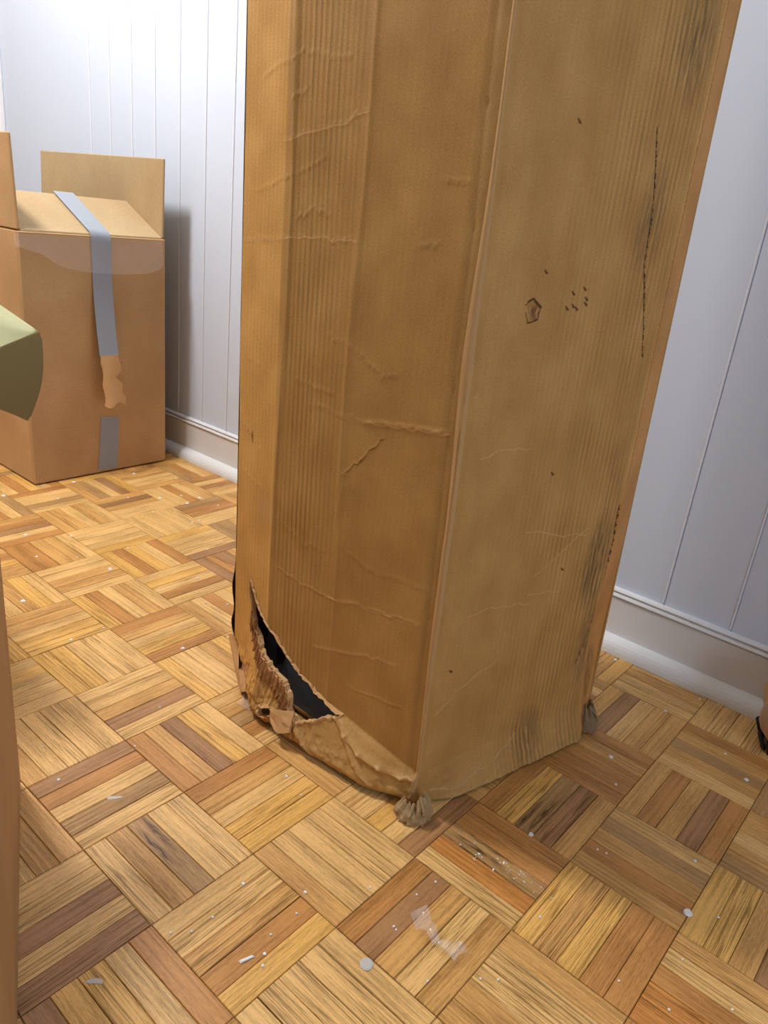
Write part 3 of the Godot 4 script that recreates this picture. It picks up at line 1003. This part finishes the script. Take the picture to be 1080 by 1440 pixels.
# ---------------------------------------------------------------- the smaller open box by the wall
func far_box() -> void:
	var box := thing("open_cardboard_box", "open brown moving box by the panelled wall with grey tape over its raised flap", "box")
	var fsn := func(_s: float, _t: float) -> float: return 0.012
	var one := func(_s: float, _t: float) -> float: return 1.0
	var card := mat(Color.WHITE, 0.75, ImageTexture.create_from_image(kraft_image(384, 512, rgb(190, 152, 106), 71, 60.0, fsn, one, 0.035)))
	var inner := mat(Color.WHITE, 0.8, ImageTexture.create_from_image(kraft_image(384, 256, rgb(178, 152, 114), 75, 60.0, fsn, one, 0.035)))
	var x0 := -13.85
	var x1 := -9.2
	var z0 := -6.34
	var z1 := -3.58
	var H := 4.38
	var th := 0.05
	var u := 1.6
	put("front_panel", cbox(v(x1 - th, 0.02, z0), v(x1, H, z1), 0.002, u), card, box)
	put("side_panel", cbox(v(x0, 0.02, z1 - th), v(x1 - th, H, z1), 0.002, u), card, box)
	put("side_panel", cbox(v(x0, 0.02, z0), v(x1 - th, H, z0 + th), 0.002, u), card, box)
	put("back_panel", cbox(v(x0, 0.02, z0 + th), v(x0 + th, H, z1 - th), 0.002, u), card, box)
	put("bottom_panel", cbox(v(x0 + th, 0.03, z0 + th), v(x1 - th, 0.1, z1 - th), 0.002, u), card, box)
	# long flaps stand up along the two sides, the short ones tilt inward
	var st := chamfer_box(v(x0, 0.0, -th), v(x1 - 0.04, 1.37, 0.0), 0.002, null, Transform3D(Basis(Vector3.RIGHT, -0.03), v(0, H + 0.02, z0 + th)), u)
	put("long_flap", done(st), inner, box).set_meta("label", "upright long flap at the wall side")
	st = chamfer_box(v(x0, 0.0, -th), v(x1 - 0.02, 1.42, 0.0), 0.002, null, Transform3D(Basis(Vector3.RIGHT, 0.03), v(0, H + 0.02, z1)), u)
	put("long_flap", done(st), card, box).set_meta("label", "upright long flap at the left side")
	var ang := -atan2(0.58, 1.2)
	st = chamfer_box(v(-1.33, -th, -1.33), v(0.0, 0.0, 1.33), 0.002, null, Transform3D(Basis(Vector3.BACK, ang), v(x1 - 0.01, H + 0.02, (z0 + z1) / 2)), u)
	put("short_flap", done(st), inner, box).set_meta("label", "lit short flap tilted inward under the grey tape")
	st = chamfer_box(v(0.0, -th, -1.33), v(1.33, 0.0, 1.33), 0.002, null, Transform3D(Basis(Vector3.BACK, -ang * 0.5), v(x0 + 0.01, H + 0.02, (z0 + z1) / 2)), u)
	put("short_flap", done(st), inner, box)
	# grey duct tape: over the flap, round the edge, down the front, its loose end lifting
	var grey := mat(rgb(150, 156, 166), 0.38)
	var rows := [[], []]
	var flap_pt := func(d: float, z: float) -> Vector3: return v(x1 - d * 0.9004, H + 0.045 + d * 0.4352, z)
	for i in 12:
		var d := lerpf(1.36, 0.02, i / 11.0)
		rows[0].append(flap_pt.call(d, -4.83))
		rows[1].append(flap_pt.call(d, -5.21))
	for i in 22:
		var y := lerpf(4.36, 2.31, i / 21.0)
		var off := 0.012 + 0.16 * pow(clampf((3.7 - y) / 1.4, 0.0, 1.0), 1.6)
		rows[0].append(v(x1 + off, y, -4.84))
		rows[1].append(v(x1 + off, y, -5.215))
	put("duct_tape", sheet(rows, 0.0006, true), grey, box).set_meta("label", "grey duct tape running over the flap and down the front")
	# paper liner torn off with the tape, hanging from its end
	rows = []
	for t in 8:
		var line := []
		var f := t / 7.0
		var za := lerpf(-4.86, -4.88, f) + 0.02 * sin(t * 1.9)
		var zb := lerpf(-5.19, -5.33, f) - 0.03 * sin(t * 2.3)
		if t == 2: zb = -5.27
		if t == 3: zb = -5.14
		for m in 7:
			line.append(v(x1 + 0.17 + 0.07 * f + 0.05 * sin(m * 0.9) * f, lerpf(2.32, 1.40 - 0.05 * sin(m * 1.2), f), lerpf(za, zb, m / 6.0)))
		rows.append(line)
	rows.reverse()
	put("torn_paper", sheet(rows, 0.0008, true), mat(rgb(214, 170, 118), 0.9), box).set_meta("label", "pale torn paper hanging from the loose end of the tape")
	put("duct_tape", sheet([[v(x1 + 0.008, 0.07, -4.82), v(x1 + 0.008, 0.07, -5.22)], [v(x1 + 0.008, 1.13, -4.92), v(x1 + 0.008, 1.09, -5.29)]], 0.0006, false), grey, box).set_meta("label", "short grey tape piece near the bottom of the front")
	# clear packing tape round the upper rim, its lower edge curling
	var clear := mat(Color(1, 1, 1, 0.07), 0.12)
	clear.transparency = BaseMaterial3D.TRANSPARENCY_ALPHA
	var low := [[-3.5, 4.15], [-3.6, 4.13], [-3.92, 4.05], [-4.21, 3.86], [-4.59, 3.78], [-5.12, 3.74], [-5.84, 3.76], [-6.18, 3.84], [-6.3, 4.0]]
	rows = []
	for t in 6:
		var line := []
		for i in low.size() - 1:
			for m in 4:
				var f := m / 4.0
				var z := lerpf(low[i][0], low[i + 1][0], f)
				var yl := lerpf(low[i][1], low[i + 1][1], f)
				var k := t / 5.0
				line.append(v(x1 + 0.014 + 0.05 * k * k * absf(sin(z * 5.0 + 0.7 * sin(z * 11.0))) + 0.02 * k, lerpf(4.34, yl, k), z))
		rows.append(line)
	rows.reverse()
	put("clear_tape", sheet(rows, 0.0, true), clear, box).set_meta("label", "clear packing tape with a wrinkled lower edge")

# ---------------------------------------------------------------- things at the edges of the frame
func near_things() -> void:
	var fsn := func(_s: float, _t: float) -> float: return 0.01
	var one := func(_s: float, _t: float) -> float: return 1.0
	var card := mat(Color.WHITE, 0.75, ImageTexture.create_from_image(kraft_image(256, 256, rgb(186, 146, 98), 91, 60.0, fsn, one, 0.035)))
	# cardboard box whose side just enters at the left edge
	var A := Vector3(-2.10, 0, 0.01)
	var dir := Vector3(2.09, 0, 1.0).normalized()
	var nrm := Vector3(-dir.z, 0, dir.x)
	var b := thing("cardboard_box", "plain brown cardboard box at the left edge, only its side corner in view", "box", A * S)
	var basis := Basis(dir, Vector3.UP, -nrm if dir.cross(Vector3.UP).dot(nrm) < 0 else nrm).orthonormalized()
	var t := Transform3D(Basis(dir, Vector3.UP, dir.cross(Vector3.UP)), Vector3.ZERO)
	var hh := 3.2
	for w in [["near_panel", v(0, 0.02, 0), v(3.2, hh, 0.05)], ["end_panel", v(0, 0.02, 0.05), v(0.05, hh, 1.95)], ["end_panel", v(3.15, 0.02, 0.05), v(3.2, hh, 1.95)], ["back_panel", v(0, 0.02, 1.95), v(3.2, hh, 2.0)], ["bottom_panel", v(0.05, 0.03, 0.05), v(3.15, 0.1, 1.95)]]:
		put(w[0], done(chamfer_box(w[1], w[2], 0.003, null, t, 3.0)), card, b)
	# storage box out of frame on which the olive cloth lies
	var sb := thing("storage_box", "closed cardboard storage box left of the frame under the olive cloth", "box", v(-5.75, 0, 0.35))
	put("body", cbox(v(-1.5, 0.02, -1.2), v(1.5, 3.6, 1.2), 0.004, 3.0), card, sb)
	put("lid", cbox(v(-1.55, 3.3, -1.25), v(1.55, 3.68, 1.25), 0.004, 3.0), card, sb)
	# olive cloth: light painted into the top colour, shade into the skirt colour, stitched hem; its corner points into the picture
	var cl := thing("olive_cloth", "olive green padded cloth with a stitched hem hanging in at the left edge", "cloth")
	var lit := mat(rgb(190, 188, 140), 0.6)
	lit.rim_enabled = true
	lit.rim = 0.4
	var backs := [Vector3(-2.52, 4.03, -0.62), Vector3(-2.90, 4.19, -0.49), Vector3(-3.45, 4.38, -0.30)]
	var nears := [Vector3(-2.52, 4.03, -0.62), Vector3(-2.46, 3.92, -0.25), Vector3(-2.30, 3.82, 0.24)]
	var lows := [Vector3(-2.41, 3.34, -0.42), Vector3(-2.36, 3.49, -0.17), Vector3(-2.25, 3.68, 0.24)]
	var bend := func(p: Array, f: float) -> Vector3:
		return (p[0] as Vector3).lerp(p[1], f * 2.0) if f < 0.5 else (p[1] as Vector3).lerp(p[2], f * 2.0 - 1.0)
	var rows := []
	for i in 15:
		var line := []
		var f := i / 14.0
		for j in 17:
			var g := j / 16.0
			var p: Vector3 = (bend.call(backs, f) as Vector3).lerp(bend.call(nears, f), g)
			p += Vector3(0.3, 1, 0.2) * (0.07 * sin(PI * g) * f + 0.02 * sin(g * 8.0 + f * 9.0) * f * sin(PI * g))
			line.append(p * S)
		rows.append(line)
	put("cloth_top", sheet(rows, 0.003, true), lit, cl).set_meta("label", "top of the cloth with light put into its pale colour")
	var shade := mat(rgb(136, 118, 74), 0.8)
	var skirt := func(f: float, g: float) -> Vector3:      # f down, g away from the corner
		var p: Vector3 = (bend.call(nears, g) as Vector3).lerp(bend.call(lows, g), f)
		p += Vector3(0.06, 0, -0.03) * sin(PI * f) * (1.0 - g) + Vector3(0.02, 0, 0.02) * sin(g * 9.0 + f * 4.0) * f * g
		return (p + Vector3(0, -0.015, 0)) * S
	rows = []
	for i in 17:
		var line := []
		for j in 17:
			line.append(skirt.call(i / 16.0, j / 16.0))
		rows.append(line)
	put("cloth_skirt", sheet(rows, 0.003, true), shade, cl).set_meta("label", "olive skirt of the cloth with shade put into its colour")
	var path := []
	for i in 17:
		path.append(skirt.call(i / 16.0, 0.0))
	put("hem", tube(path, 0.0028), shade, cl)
	path = []
	for i in 17:
		path.append((skirt.call(i / 16.0, 0.11) as Vector3) + Vector3(0.0012, 0, 0.0006))
	put("seam", tube(path, 0.0009), mat(rgb(84, 76, 48), 0.9), cl)
	# beige soft bag slumped against the baseboard at the right edge, black strap end before it
	var bag := thing("cloth_bag", "beige soft bag slumped against the wall at the right edge", "bag", v(3.27, 0, -6.25))
	rows = []
	for i in 17:
		var line := []
		var th := PI * i / 16.0
		for j in 33:
			var ph := TAU * j / 32.0
			var k := 1.0 + 0.07 * sin(ph * 4.0 + th * 2.0) + 0.05 * sin(ph * 9.0 - th * 5.0) * sin(th)
			var cy := cos(th)
			var sx := sin(th)
			sx = pow(sx, 0.6)
			line.append(v(0.62 * sx * cos(ph) * k, 0.62 + 0.61 * cy, 0.42 * sx * sin(ph) * k))
		rows.append(line)
	put("bag_body", sheet(rows, 0.0, true), mat(rgb(196, 168, 140), 0.85), bag)
	path = []
	for i in 9:
		path.append(v(-0.25 + 0.07 * i, 1.22 + 0.12 * sin(PI * i / 8.0), 0.0))
	put("carry_loop", tube(path, 0.006), mat(rgb(176, 146, 118), 0.85), bag)
	var strap := thing("black_strap", "black strap end lying on the floor before the beige bag", "strap", v(2.70, 0, -6.66))
	path = []
	for i in 12:
		path.append(v(-0.1 + 0.03 * i, 0.07 + 0.04 * sin(i * 1.1), 0.05 * sin(i * 0.8) + 0.05 * i))
	put("webbing", tube(path, 0.006), mat(rgb(24, 22, 22), 0.7), strap)
	path = []
	for i in 8:
		path.append(v(-0.02 + 0.02 * i, 0.035, 0.2 + 0.05 * i))
	put("cord_end", tube(path, 0.0035), mat(rgb(24, 22, 22), 0.7), strap)

# ---------------------------------------------------------------- paint flecks, tape scraps
const FLECKS := "-1.9,0.25,s 1.59,3.01,m 1.63,4.66,m 1.86,4.28,s 2.83,5.45,m 2.83,3.87,s 2.12,3.31,t 2.2,3.33,t 1.29,1.92,t 1.26,1.7,t 1.32,1.33,t 2.16,1.55,t 1.79,1.16,t 2.06,1.46,t 1.35,1.32,t 0.94,1.47,t 0.27,0.37,t 0.16,0.06,t 0.26,0.18,t 0.7,0.59,t 0.79,0.45,s 0.85,0.38,s 0.6,1.05,s 0.7,0.86,t 0.19,0.74,s -0.51,1.85,s -0.23,1.78,t -1.85,1.02,t -2.23,1.56,t -4.05,1.52,s -4.35,2.51,t -4.06,1.96,t -3.05,2.43,m -6.83,3,s -7.27,2.49,m -6.44,2.26,s -5.47,2.88,m -5.3,1.52,m -7.49,5.06,m -7.37,5.44,s -7.1,5.65,m -8.86,5.38,m -9.02,4.22,m -9.02,2.94,m -6.98,4.58,s -6.22,5,s -3.59,3.54,s -3.51,3.63,s -3.8,3.33,s -4.47,3.69,s -5.94,3.46,s -6.21,4.85,s -2.43,0.36,t 3.2,3.39,t 3.12,2.76,t 3.55,2.62,t 3.2,2.27,t 2.83,2.21,t 2.11,2.27,t 0.78,6.62,m 1.93,6.6,s 2.52,5.73,s 1.72,6,s -7.8,4.6,s -8.2,5.9,s -7.0,5.3,m -6.6,5.7,s -5.2,4.4,s -8.4,3.6,s -6.1,2.7,t"

func floor_bits() -> void:
	var white := mat(rgb(236, 234, 228), 0.6)
	var shapes := []
	for k in 5:
		var p := PackedVector2Array()
		for i in 7:
			var a := TAU * i / 7.0
			p.append(Vector2(cos(a), sin(a)) * (0.7 + 0.5 * rng.randf()))
		shapes.append(p)
	var proto := {}
	for part in FLECKS.split(" "):
		var f := part.split(",")
		var sz: float = {"t": 0.011, "s": 0.016, "m": 0.026}[f[2]]
		if float(f[0]) < -4.0: sz *= 1.35
		var key: String = f[2] + str(rng.randi() % 5) + ("f" if float(f[0]) < -4.0 else "")
		if not proto.has(key):
			var q := PackedVector2Array()
			for w in shapes[int(key.substr(1, 1))]: q.append(w * sz * S)
			proto[key] = chip(q, 0.0, 0.0012)
		var o := put("paint_fleck", proto[key], white)
		o.position = v(float(f[0]), 0.0, -float(f[1]))
		o.rotation.y = rng.randf() * TAU
		var where := "in front of the open box" if float(f[0]) < -5.0 else ("left of the torn side of the tall box" if float(f[0]) < -1.0 else ("between the tall box and the wall" if float(f[1]) > 3.0 else ("at the lower right" if float(f[0]) > 2.0 else "before the tall box in the foreground")))
		tag(o, "tiny white paint fleck on the parquet " + where, "fleck", "white flecks " + where)
	# cluster of crumbs on the dark strips before the near box corner
	for i in 30:
		var o := put("paint_crumb", proto.values()[i % 3], white)
		var a := rng.randf()
		o.position = v(1.25 + 0.75 * a + rng.randf_range(-0.1, 0.1), 0.0, -2.43 - 0.10 * a + rng.randf_range(-0.12, 0.08))
		o.rotation.y = rng.randf() * TAU
		o.scale = Vector3(rng.randf_range(0.15, 0.8), 0.6, rng.randf_range(0.12, 0.4))
		tag(o, "white paint crumb in the cluster before the near box corner", "crumb", "white crumbs before the near box corner")
	# singled-out bits
	var disc := func(r: float) -> PackedVector2Array:
		var p := PackedVector2Array()
		for i in 14: p.append(Vector2(cos(TAU * i / 14.0), sin(TAU * i / 14.0)) * r * S * (0.92 + 0.1 * rng.randf()))
		return p
	var o := put("paint_chip", chip(disc.call(0.042), 0.0, 0.002), white)
	o.position = v(2.99, 0.0, -3.24)
	tag(o, "round white paint chip on the joint at the lower right", "chip")
	o = put("paint_spot", chip(disc.call(0.055), 0.0, 0.0008), mat(rgb(196, 190, 182), 0.7))
	o.position = v(1.38, 0.0, -0.94)
	tag(o, "roundish greyish white paint spot left of the clear plastic scrap", "spot")
	var sl := PackedVector2Array([Vector2(-0.06, -0.012), Vector2(0.05, -0.016), Vector2(0.065, 0.004), Vector2(-0.05, 0.014)])
	for i in sl.size(): sl[i] *= S
	o = put("paint_sliver", chip(sl, 0.0, 0.0012), white)
	o.position = v(0.73, 0.0, -0.33)
	o.rotation.y = 1.2
	tag(o, "thin white paint sliver on the reddish strip at bottom left", "sliver")
	var smear := mat(rgb(206, 196, 184), 0.8)
	for s in [[-1.36, -0.50, 0.9, "greyish paint smear on the light strip beside the left box edge"], [0.12, 0.53, 0.7, "whitish scuffed smear at the bottom left of the floor"]]:
		var p := PackedVector2Array()
		for i in 9:
			var a := TAU * i / 9.0
			p.append(Vector2(cos(a) * 0.07, sin(a) * 0.022) * S * (0.7 + 0.6 * rng.randf()))
		o = put("paint_smear", chip(p, 0.0, 0.0005), smear)
		o.position = v(s[0], 0.0, s[1])
		o.rotation.y = s[2]
		tag(o, s[3], "smear")
	# scraps of clear film
	var film := mat(Color(1, 1, 1, 0.18), 0.15)
	film.transparency = BaseMaterial3D.TRANSPARENCY_ALPHA
	var spine := [[1.36, -1.55, 0.075], [1.42, -1.52, 0.08], [1.50, -1.48, 0.075], [1.58, -1.46, 0.05], [1.66, -1.44, 0.035], [1.74, -1.43, 0.045], [1.80, -1.46, 0.06], [1.835, -1.50, 0.055], [1.87, -1.56, 0.03]]
	var rows := []
	for j in 7:
		var line := []
		for i in spine.size() * 3 - 2:
			var a = spine[i / 3]
			var b = spine[mini(i / 3 + 1, spine.size() - 1)]
			var f := (i % 3) / 3.0
			var c := Vector2(lerpf(a[0], b[0], f), lerpf(a[1], b[1], f))
			var d := Vector2(b[0] - a[0], b[1] - a[1]).normalized() if a != b else Vector2(0.55, -0.83)
			var w := lerpf(a[2], b[2], f)
			var k := j / 6.0 - 0.5
			var q := c + Vector2(-d.y, d.x) * k * 2.0 * w
			line.append(v(q.x, 0.025 + 0.08 * absf(sin(i * 0.5 + 0.4)) * (0.35 + k * k * 2.4) + 0.006 * sin(i * 1.7 + j), q.y))
		rows.append(line)
	o = put("clear_film_scrap", sheet(rows, 0.0, true), film)
	tag(o, "curled scrap of clear plastic tape on the parquet in the foreground", "tape")
	rows = []
	for j in 6:
		var line := []
		for i in 8:
			line.append(v(-1.74 + 0.05 * i, 0.01 + 0.07 * absf(sin(i * 1.3 + j * 0.9)) * sin(PI * j / 5.0), -2.38 + 0.032 * j - 0.006 * i))
		rows.append(line)
	o = put("crumpled_film", sheet(rows, 0.0, false), film)
	tag(o, "small crumpled piece of clear film at the left foot of the tall box", "film")
